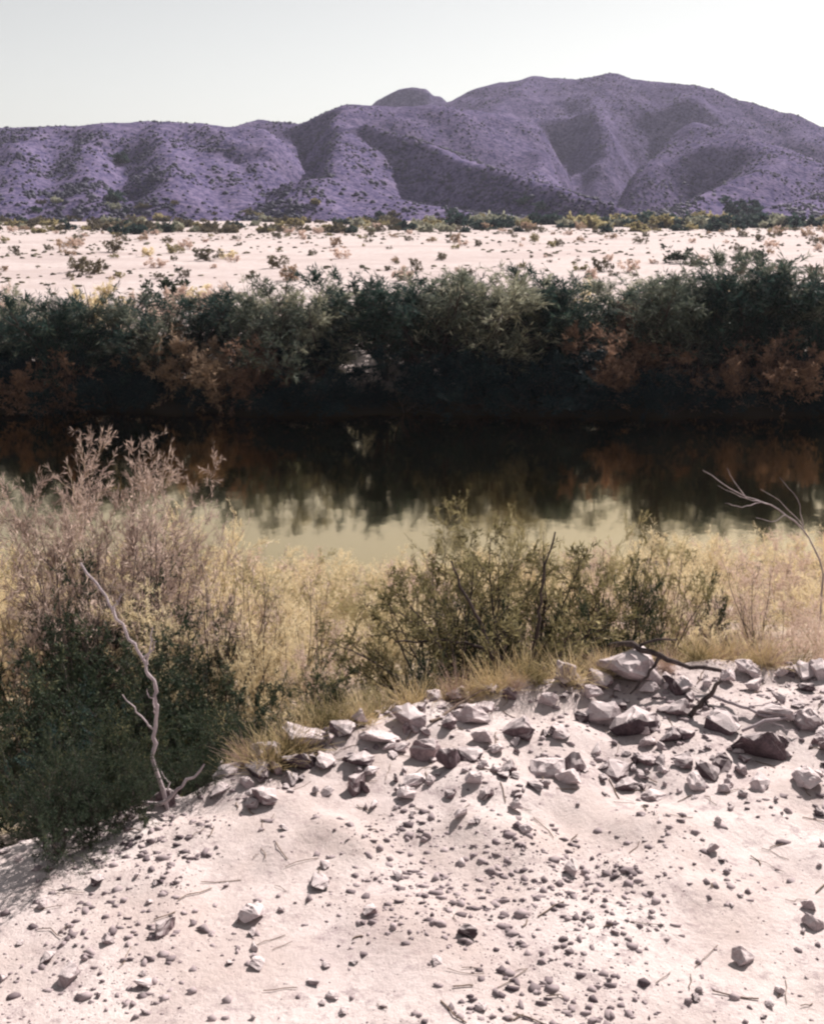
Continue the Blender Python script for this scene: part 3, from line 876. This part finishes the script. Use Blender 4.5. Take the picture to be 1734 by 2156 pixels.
put_top(CB, 'fan_bush', 960, 8.7, 1120, 'fan', 'left wing of the fan bush with low arching dark stems', wide=0.9, rz=3.6)
# the fan shaped bush in the middle and its neighbours
put_top(CB, 'fan_bush', 1085, 8.4, 1085, 'fan', 'fan shaped bush with many dark stems in the middle', wide=1.0, rz=0.6)
put_top(FD[1], 'brush_shrub', 1010, 9.6, 1065, 'olive', 'olive brush growing through the fan shaped bush', wide=0.9)
put_top(CB, 'upright_bush', 1350, 8.8, 1115, 'fan', 'narrow upright bush with pale trunk right of the fan bush', wide=0.62, rz=2.9)
put_top(DG[1], 'upright_bush', 1325, 8.6, 1170, 'greenshade', 'leafy dark bush under the narrow upright bush', wide=0.5, rz=2.0)
put_top(FB[3], 'brush_shrub', 1220, 9.8, 1090, 'olive', 'olive brush between the fan bush and the upright bush', wide=0.9)
put_top(SB, 'bare_shrub', 1640, 9.2, 1170, 'pink', 'bare shrub with leaning dark stems at the right edge', wide=0.9, rz=1.4)
put_top(DG[0], 'dense_shrub', 1525, 10.2, 1195, 'greenshade', 'small dark leafy clump standing out in the dry right brush', wide=0.45)
# pale dry brush over the rest of the slope
nb = 0
for row, (d, py, step) in enumerate([(24.0, 1135, 90), (20.5, 1160, 90), (17.5, 1162, 105), (14.5, 1180, 105), (12.3, 1212, 115), (10.4, 1250, 125), (9.0, 1320, 140)]):
    px = -430 + (row % 2) * step / 2
    while px < 2180:
        q = px + rnd.uniform(-.3, .3) * step
        top = py + rnd.uniform(-25, 25)
        if 480 < q < 930 and d > 15:
            top += 25
        if q > 1350:
            top -= 25
        if not (d < 10 and (q < 460 or 950 < q < 1200)):
            k = FB[nb % 4] if nb % 5 > 1 else FD[nb % 3]
            lm = rnd.choice(['tan', 'tan', 'tan', 'pink', 'olive']) if q < 1250 else rnd.choice(['tan', 'pink', 'pink', 'tan'])
            put_top(k, 'dry_brush', q, d, top, lm, {'tan': 'straw coloured', 'pink': 'pinkish dry', 'olive': 'olive'}[lm] + ' brush plant ' + ['at the water edge of', 'just above the water on', 'in the lower half of', 'halfway up', 'in the upper half of', 'near the top of', 'just below the rocks on'][row] + ' the near slope, ' + third(q), 'shrub',
                    'pale brush plants covering the near river slope', wide=rnd.uniform(0.85, 1.15) * (1.25 if d > 14 else 1))
            nb += 1
        px += step

# ------------------------------------------------------------------ dead wood
def limb(points, r0, r1, seed=1, sub=4, wob=0.007):
    """a crooked tapering limb through the given points"""
    rg = np.random.default_rng(seed)
    P = np.array(points, float)
    t = np.linspace(0, len(P) - 1, (len(P) - 1) * sub + 1)
    Q = np.stack([np.interp(t, np.arange(len(P)), P[:, c]) for c in range(3)], 1)
    K = Q.copy(); K[1:-1] = (Q[:-2] + 2 * Q[1:-1] + Q[2:]) / 4
    K[1:-1] += rg.normal(size=K[1:-1].shape) * wob
    return K, np.linspace(r0, r1, len(K)) * rg.uniform(.85, 1.15, len(K))

def limb_obj(name, paths, mat, parent=None, sides=7):
    return obj(name, mesh_from(name, *tubes(paths, sides), M[mat], True), parent)

def dead_thing(name, label, cat, main, twigs, r0, r1, mat, seed, twr=0.35, group=None):
    """a dead limb (main mesh) with its side twigs as children"""
    o = limb_obj(name, [limb(main, r0, r1, seed)], mat)
    tag(o, label, cat, group)
    for i, tw in enumerate(twigs):
        limb_obj('twig', [limb(tw, r0 * twr, r1 * 0.4, seed + 10 + i)], mat, o, 5)
    return o

def gp(px, py, up=0.03, dmin=2.5):
    p = on_ground(px, py, dmin); p[2] += up
    return p

b0 = root_at(318, float(crest(-1.35)) - 0.12)
trunk_pts = [b0 + np.array((0, 0, -0.1))] + [at(px, py, d) for px, py, d in
             [(321, 1590, b0[1] + 0.015), (324, 1540, b0[1] + 0.024), (332, 1490, b0[1] + 0.030), (328, 1445, b0[1] + 0.045), (305, 1395, b0[1] + 0.075), (272, 1345, b0[1] + 0.105),
              (240, 1285, b0[1] + 0.150), (205, 1225, b0[1] + 0.210), (170, 1185, b0[1] + 0.270)]]
B = b0[1]
dead_thing('bent_trunk', 'long bent grey dead trunk crossing the dark shrubs at lower left', 'dead trunk', trunk_pts,
           [[at(322, 1535, B + 0.024), at(290, 1500, B + 0.006), at(258, 1462, B)],
            [at(310, 1400, B + 0.069), at(316, 1360, B + 0.090), at(322, 1320, B + 0.108)],
            [at(300, 1390, B + 0.078), at(318, 1372, B + 0.060), at(330, 1350, B + 0.060)],
            [at(240, 1285, B + 0.150), at(250, 1262, B + 0.150), at(262, 1250, B + 0.165)],
            [at(326, 1500, B + 0.030), at(318, 1475, B + 0.015), at(310, 1450, B + 0.015)]], 0.013, 0.006, 'grey', 41, 0.5)
dead_thing('fallen_branch', 'grey fallen branch lying at the foot of the bent trunk', 'branch', [root_at(246, B - .02) + (0, 0, .03), root_at(296, B - .03) + (0, 0, .06), root_at(345, B) + (0, 0, .15), root_at(395, B + .05) + (0, 0, .25)],
           [[root_at(315, B) + (0, 0, .1), root_at(308, B) + (0, 0, .18), root_at(296, B) + (0, 0, .24)]], 0.016, 0.006, 'grey', 43)
dead_thing('fallen_branch', 'pale bleached stick leaning up from the rocks below the fan bush', 'branch', [gp(790, 1512, .02), gp(860, 1482, .06), gp(930, 1452, .10), gp(1000, 1432, .22)],
           [[gp(925, 1455, .09), gp(980, 1462, .08), gp(1040, 1470, .05)]], 0.024, 0.014, 'grey', 45)
dead_thing('fallen_branch', 'long dark fallen branch lying along the crest at right', 'branch', [gp(1255, 1412, .30), gp(1310, 1425, .26), gp(1385, 1440, .20), gp(1450, 1438, .12), gp(1515, 1440, .10)],
           [[gp(1385, 1440, .2), gp(1360, 1450, .10), gp(1325, 1470, .03)], [gp(1330, 1427, .24), gp(1380, 1422, .28), gp(1420, 1418, .26)]], 0.024, 0.014, 'bark', 47, 0.55)
dead_thing('fallen_branch', 'short dark stick propped upright between the right rocks', 'branch', [gp(1450, 1512, .01), gp(1480, 1505, .10), gp(1512, 1500, .22)],
           [[gp(1478, 1505, .09), gp(1500, 1512, .06), gp(1530, 1510, .03)]], 0.022, 0.011, 'bark', 49)
dead_thing('fallen_branch', 'thin grey stick lying across the gravel at the right edge', 'branch', [gp(1495, 1478, .05), gp(1560, 1500, .04), gp(1610, 1515, .03), gp(1690, 1528, .03)],
           [[gp(1570, 1503, .04), gp(1610, 1495, .05), gp(1650, 1492, .03)]], 0.013, 0.007, 'grey', 51)
dead_thing('fallen_branch', 'second thin grey stick below its twin at the right edge', 'branch', [gp(1560, 1545, .02), gp(1620, 1532, .05), gp(1700, 1515, .05)],
           [[gp(1610, 1534, .05), gp(1640, 1545, .04), gp(1680, 1550, .02)]], 0.012, 0.007, 'grey', 53)
dead_thing('fallen_branch', 'thin brown twig on the gravel above the middle stones', 'branch', [gp(905, 1525, .02), gp(960, 1500, .05), gp(1030, 1470, .07)],
           [[gp(950, 1504, .05), gp(975, 1508, .03), gp(1000, 1512, .02)]], 0.011, 0.006, 'twig', 55)
# bleached limbs against the dark water at the right
q = root_at(1760, 11.0)
dead_thing('bleached_snag', 'bleached bare snag reaching over the dark water at the right edge', 'dead tree', [q - np.array((0, 0, .1)), at(1735, 1200, 11), at(1690, 1110, 11), at(1620, 1062, 11.1), at(1555, 1040, 11.2), at(1478, 990, 11.4)],
           [[at(1620, 1062, 11.1), at(1570, 1050, 11), at(1510, 1022, 10.9)], [at(1690, 1110, 11), at(1650, 1062, 11), at(1600, 1030, 11)], [at(1655, 1085, 11), at(1625, 1100, 11), at(1590, 1090, 11)],
            [at(1690, 1110, 11), at(1680, 1050, 11.1), at(1640, 1005, 11.2)], [at(1570, 1048, 11.2), at(1545, 1015, 11.2), at(1530, 985, 11.3)], [at(1600, 1058, 11.1), at(1560, 1068, 11), at(1525, 1060, 11)]],
           0.013, 0.005, 'grey', 57, 0.5)
# two strong stems of the fan bush that the photo shows singly, as parts of it
fb = [o for o in bpy.data.objects if o.name.startswith('fan_bush') and o['label'].startswith('fan shaped')][0]
fl = np.array(fb.location); fd = fl[1]
inv = (Matrix.Translation(fb.location) @ fb.rotation_euler.to_matrix().to_4x4() @ Matrix.Diagonal((*fb.scale, 1))).inverted()
for i, pts in enumerate([[fl, at(1060, 1385, fd), at(1000, 1357, fd), at(915, 1347, fd), at(830, 1352, fd - .1)],
                         [fl, at(1118, 1375, fd - .2), at(1135, 1320, fd - .2), at(1138, 1250, fd - .2), at(1148, 1190, fd - .2), at(1168, 1120, fd - .2)],
                         [fl, at(1020, 1330, fd - .3), at(975, 1250, fd - .3), at(950, 1180, fd - .3)]]):
    K, r = limb(pts, 0.022, 0.007, 60 + i)
    K = np.array([inv @ Vector(p) for p in K])
    limb_obj('stem', [(K, r / fb.scale[2])], 'bark', fb, 6)

# ------------------------------------------------------------------ rocks on the bench
def rock_mesh(seed, mat, npts=15, flat=1.0):
    rg = np.random.default_rng(seed)
    pts = rg.normal(size=(npts, 3)); pts /= np.linalg.norm(pts, axis=1)[:, None]
    pts *= rg.uniform(0.75, 1.05, (npts, 1)) * np.array((1.0, 0.8, 0.75 * flat)) * 0.5
    bm = bmesh.new()
    for p in pts:
        bm.verts.new(p)
    r = bmesh.ops.convex_hull(bm, input=bm.verts[:])
    bmesh.ops.delete(bm, geom=[v for v in bm.verts if not v.link_faces], context='VERTS')
    bmesh.ops.dissolve_limit(bm, angle_limit=R(14), verts=bm.verts[:], edges=bm.edges[:])
    bmesh.ops.bevel(bm, geom=bm.edges[:], offset=0.022, segments=2, profile=0.6, affect='EDGES')
    bmesh.ops.triangulate(bm, faces=bm.faces[:])
    bmesh.ops.subdivide_edges(bm, edges=[e for e in bm.edges if e.calc_length() > 0.16], cuts=2, use_grid_fill=True)
    bmesh.ops.triangulate(bm, faces=bm.faces[:])
    bmesh.ops.recalc_face_normals(bm, faces=bm.faces[:])
    bm.normal_update()
    from mathutils import noise as mn
    off = Vector((seed * 3.1, seed * 1.7, seed * 0.9))
    for v in bm.verts:
        v.co += v.normal * (0.05 * mn.noise(v.co * 3.5 + off) + 0.045 * mn.noise(v.co * 11.0 + off))
    me = bpy.data.meshes.new('rock')
    bm.to_mesh(me); bm.free()
    me.materials.append(M[mat])
    return me

RK = {m: [rock_mesh(400 + i + (50 if m == 'pale' else 0), m, 11 + i % 6, (1.0, 0.65, 1.15, 0.8)[i % 4]) for i in range(9)] for m in ('rock', 'pale')}
HERO = [  # px centre, py of the foot, width, height in photo px, colour, label
    (1318, 1470, 135, 100, 'pale', 'large pale peaked boulder on the crest at right'),
    (1262, 1462, 65, 62, 'rock', 'dark block against the left side of the peaked boulder'),
    (1270, 1535, 85, 62, 'pale', 'pale rounded stone below the peaked boulder'),
    (1335, 1560, 100, 95, 'rock', 'brown boulder with pale top in front of the peaked boulder'),
    (1410, 1512, 80, 50, 'rock', 'brown rock right of the brown boulder'),
    (1515, 1550, 85, 62, 'rock', 'dark faced rock beside the propped stick'),
    (1585, 1610, 125, 78, 'rock', 'biggest dark rock at the lower right edge'),
    (1085, 1568, 88, 62, 'rock', 'dark rock in the middle of the gravel'),
    (897, 1612, 72, 72, 'rock', 'dark upright rock left of the middle'),
    (943, 1622, 55, 62, 'rock', 'dark rock leaning on the upright one left of the middle'),
    (990, 1605, 68, 52, 'rock', 'reddish brown rock with slanting top in the middle'),
    (1208, 1630, 62, 50, 'rock', 'dark knobbly rock below the bare gravel patch'),
    (1362, 1618, 38, 30, 'rock', 'small dark cube of rock below the brown boulder'),
    (560, 1612, 72, 62, 'pale', 'pale pointed stone among the left rocks'),
    (655, 1600, 118, 46, 'pale', 'long flat pale slab among the left rocks'),
    (625, 1632, 80, 48, 'rock', 'tilted brown slab under the long flat slab'),
    (480, 1640, 68, 44, 'pale', 'pale rounded stone near the left end of the rocks'),
    (405, 1655, 60, 42, 'pale', 'leftmost pale stone by the dark shrubs'),
    (755, 1532, 34, 44, 'pale', 'small white egg shaped stone at the top of the rocks'),
    (722, 1562, 66, 52, 'rock', 'dark rock under the white egg shaped stone'),
    (868, 1545, 80, 46, 'pale', 'pale rock with shaded underside left of the bleached stick'),
    (800, 1580, 85, 42, 'pale', 'pale lumpy stone left of the dark upright rock'),
    (1150, 1640, 84, 36, 'pale', 'low flat pale stone below the middle dark rock'),
    (1175, 1558, 52, 34, 'rock', 'brown stone right of the middle dark rock'),
    (1070, 1482, 30, 30, 'rock', 'small dark stone high on the gravel below the fan bush'),
    (540, 1650, 72, 44, 'rock', 'dark wedge of rock at the lower left stones'),
    (1630, 1530, 70, 38, 'pale', 'pale flat stone at the right picture edge'),
    (1440, 1560, 46, 30, 'rock', 'small brown rock between the two right boulders'),
    (1250, 1592, 44, 26, 'pale', 'small flat pale stone on the bare gravel patch'),
    (945, 1540, 40, 34, 'rock', 'small dark rock right of the pale rock by the stick'),
    (760, 1625, 52, 34, 'rock', 'small dark rock below the pale lumpy stone'),
    (1060, 1630, 46, 36, 'rock', 'small dark rock left of the low flat pale stone'),
]
taken = []
def put_rock(px, py, w, h, m, label, group=None, var=None, name='rock', rz=None):
    p = on_ground(px, py, 2.2, 40)
    s = w / F * p[1] * 1.42
    me = RK[m][var if var is not None else rnd.randrange(9)]
    o = obj(name, me)
    zs = max(0.4, min(1.6, h / w * 1.25))
    o.scale = (s, s * rnd.uniform(.85, 1.1), s * zs)
    y = p[1] + s * 0.36
    o.location = (p[0] * y / p[1], y, float(ground(p[0], y)) + s * zs * (0.1 if w > 60 else 0.16))
    o.rotation_euler = (rnd.uniform(-.25, .25), rnd.uniform(-.25, .25), rnd.uniform(-.5, .5) if rz is None else rz)
    tag(o, label, 'rock', group)
    taken.append((o.location.x, o.location.y, s * 0.5))
    return o
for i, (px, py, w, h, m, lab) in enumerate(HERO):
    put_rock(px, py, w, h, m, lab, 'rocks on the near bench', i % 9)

def side(px):
    return 'left' if px < 600 else ('middle' if px < 1150 else 'right')
n = tries = 0
while n < 290 and tries < 8000:
    tries += 1
    px = rnd.uniform(-40, 1780)
    py = 1425 + 265 * rnd.random() if rnd.random() < 0.82 else 1660 + 500 * rnd.random()
    p = on_ground(px, py, 2.2, 40)
    yc = float(crest(p[0]))
    if p[1] > yc + 0.05:
        continue
    low = py > 1690
    w = rnd.choice([14, 18, 22, 28, 36, 46, 60] if not low else [12, 14, 18, 24, 34, 50]) * rnd.uniform(.8, 1.25)
    r = w / F * p[1] * 0.5
    if any((p[0] - a) ** 2 + (p[1] - b) ** 2 < (r * .5 + c * .5) ** 2 for a, b, c in taken):
        continue
    m = 'rock' if rnd.random() < (0.25 if low else 0.5) else 'pale'
    where = 'below the rock pile' if low else 'in the rock pile'
    size = 'tiny' if w < 16 else 'small' if w < 25 else 'fist sized' if w < 42 else 'head sized'
    put_rock(px, py, w, w * rnd.uniform(.5, .9), m, size + (' dark stone ' if m == 'rock' else ' pale stone ') + where + ' on the near bench, ' + side(px) + (' part' if side(px) != 'middle' else ''),
             'small stones strewn over the near bench', name='stone', rz=rnd.uniform(0, 6.28))
    n += 1

# gravel: chips and pebbles nobody could count
rng = np.random.default_rng(9)
N_ = 82000
yv = rng.uniform(2.4, 7.6, N_)
xv = rng.uniform(-1, 1, N_) * (yv * 0.62 + 1.6)
ok = (yv < crest(xv) + 0.25) & (rng.random(N_) < np.clip(0.5 + 1.3 * fbm(xv * 1.4, yv * 1.4, 501, 3), 0.06, 1) * np.clip((yv - 1.5) / 3.0, 0.3, 1))
xv, yv = xv[ok], yv[ok]
m_ = len(xv)
sz = 0.003 + 0.024 * rng.random(m_) ** 6
V = ico[None] * sz[:, None, None] * rng.uniform(0.35, 1.5, (m_, 12, 1)) * np.stack([rng.uniform(.8, 1.5, m_), rng.uniform(.7, 1.2, m_), rng.uniform(.5, .9, m_)], 1)[:, None, :]
V = V + np.stack([xv, yv, ground(xv, yv) - sz * 0.05], 1)[:, None, :]
Fc = (icf[None] + 12 * np.arange(m_)[:, None, None]).reshape(-1, 3)
M['chips'] = leaf_mat('gravel_chips', (0.07, 0.05, 0.06), (0.40, 0.33, 0.34), 0.0, (0.66, 0.59, 0.58))
tag(obj('gravel', mesh_from('gravel', V.reshape(-1, 3), Fc, M['chips'])), 'loose chips and pebbles strewn over the pale near bench', 'gravel', kind='stuff')

# dry grass tufts along the crest of the bench: one mesh of blades each
def tuft_mesh(seed, mat):
    r = np.random.default_rng(seed)
    ps = [(grow(r, (r.normal() * .04, r.normal() * .04, -.02), (r.normal() * .55, r.normal() * .55, 1), r.uniform(.14, .36), 4, .12, -.05), np.linspace(.0024, .0006, 5)) for _ in range(150)]
    return mesh_from('grass_tuft', *tubes(ps, 3), M[mat])
TM = [tuft_mesh(600 + i, m) for i, m in enumerate(('tan', 'pink', 'tan', 'olive'))]
for i in range(44):
    px = 470 + i * 29 + rnd.uniform(-14, 14)
    x = (px - PX) / F * 6.2 / CP
    y = float(crest(x)) + rnd.uniform(-0.12, 0.35)
    x = (px - PX) / F * y / CP
    o = obj('grass_tuft', TM[i % 4], None, (x, y, float(ground(x, y))))
    sc_ = rnd.uniform(.5, 1.0)
    o.scale = (sc_ * 1.2, sc_ * 1.2, sc_)
    o.rotation_euler = (0, 0, rnd.uniform(0, 6.28))
    tag(o, ('straw coloured', 'pinkish', 'straw coloured', 'olive')[i % 4] + ' dry grass tuft on the crest of the rocky bench, ' + side(px) + (' part' if side(px) != 'middle' else ''), 'grass tuft', 'dry grass tufts along the bench crest')

# low dry scrub thinly covering the plain
rng = np.random.default_rng(91)
yv = 58 + 280 * rng.random(5200) ** 0.8
xv = rng.uniform(-.5, .5, 5200) * yv
ok = rng.random(5200) < np.clip(0.30 + 1.8 * fbm(xv / 26, yv / 12, 801, 3), 0.03, 1)
xv, yv = xv[ok], yv[ok]
m_ = len(xv)
V = ico[None] * (rng.uniform(0.10, 0.34, m_) * (0.7 + yv / 350))[:, None, None] * rng.uniform(0.5, 1.4, (m_, 12, 1)) * np.array((1.3, 1.3, 0.7))
V = V + np.stack([xv, yv, ground(xv, yv) + 0.03], 1)[:, None, :]
tag(obj('low_scrub', mesh_from('low_scrub', V.reshape(-1, 3), (icf[None] + 12 * np.arange(m_)[:, None, None]).reshape(-1, 3), M['desert'])),
    'low dry scrub thinly covering the white plain', 'scrub', kind='stuff')

# dry twigs and stalks littering the bench
rng = np.random.default_rng(77)
tp = []
while len(tp) < 260:
    y = rng.uniform(2.4, 7.2); x = rng.uniform(-1, 1) * (y * 0.6 + .3)
    if y > float(crest(x)) + 0.1 or float(fbm(x * .9, y * .9, 705, 3)) < rng.uniform(-.35, .3):
        continue
    a = rng.uniform(0, 6.28); ln = rng.uniform(.04, .2)
    t = np.linspace(-.5, .5, 4)
    px_, py_ = x + t * ln * math.cos(a) + rng.normal(size=4) * .006, y + t * ln * math.sin(a) + rng.normal(size=4) * .006
    tp.append((np.stack([px_, py_, ground(px_, py_) + 0.003 + rng.uniform(0, .006, 4)], 1), np.full(4, rng.uniform(.0015, .004))))
tag(obj('twig_litter', mesh_from('twig_litter', *tubes(tp, 4), M['twig'])), 'dry broken twigs littering the pale near bench', 'litter', kind='stuff')

# ------------------------------------------------------------------ haze: the air over the valley
hz = bpy.data.meshes.new('haze')
bm = bmesh.new()
bmesh.ops.create_cube(bm, size=1.0)
for v in bm.verts:
    v.co = ((v.co.x) * 5200, v.co.y * 2000 + 850, v.co.z * 152 + 74)
bm.to_mesh(hz); bm.free()
hm = bpy.data.materials.new('valley_haze'); hm.use_nodes = True
N = hm.node_tree.nodes; N.remove(N['Principled BSDF'])
pv = N.new('ShaderNodeVolumePrincipled')
pv.inputs['Color'].default_value = (0.80, 0.80, 0.98, 1)
pv.inputs['Density'].default_value = 0.00012
pv.inputs['Anisotropy'].default_value = 0.2
hm.node_tree.links.new(pv.outputs[0], N['Material Output'].inputs['Volume'])
hz.materials.append(hm)
tag(obj('haze', hz), 'thin bluish haze lying over the valley and hills', 'haze', kind='stuff')
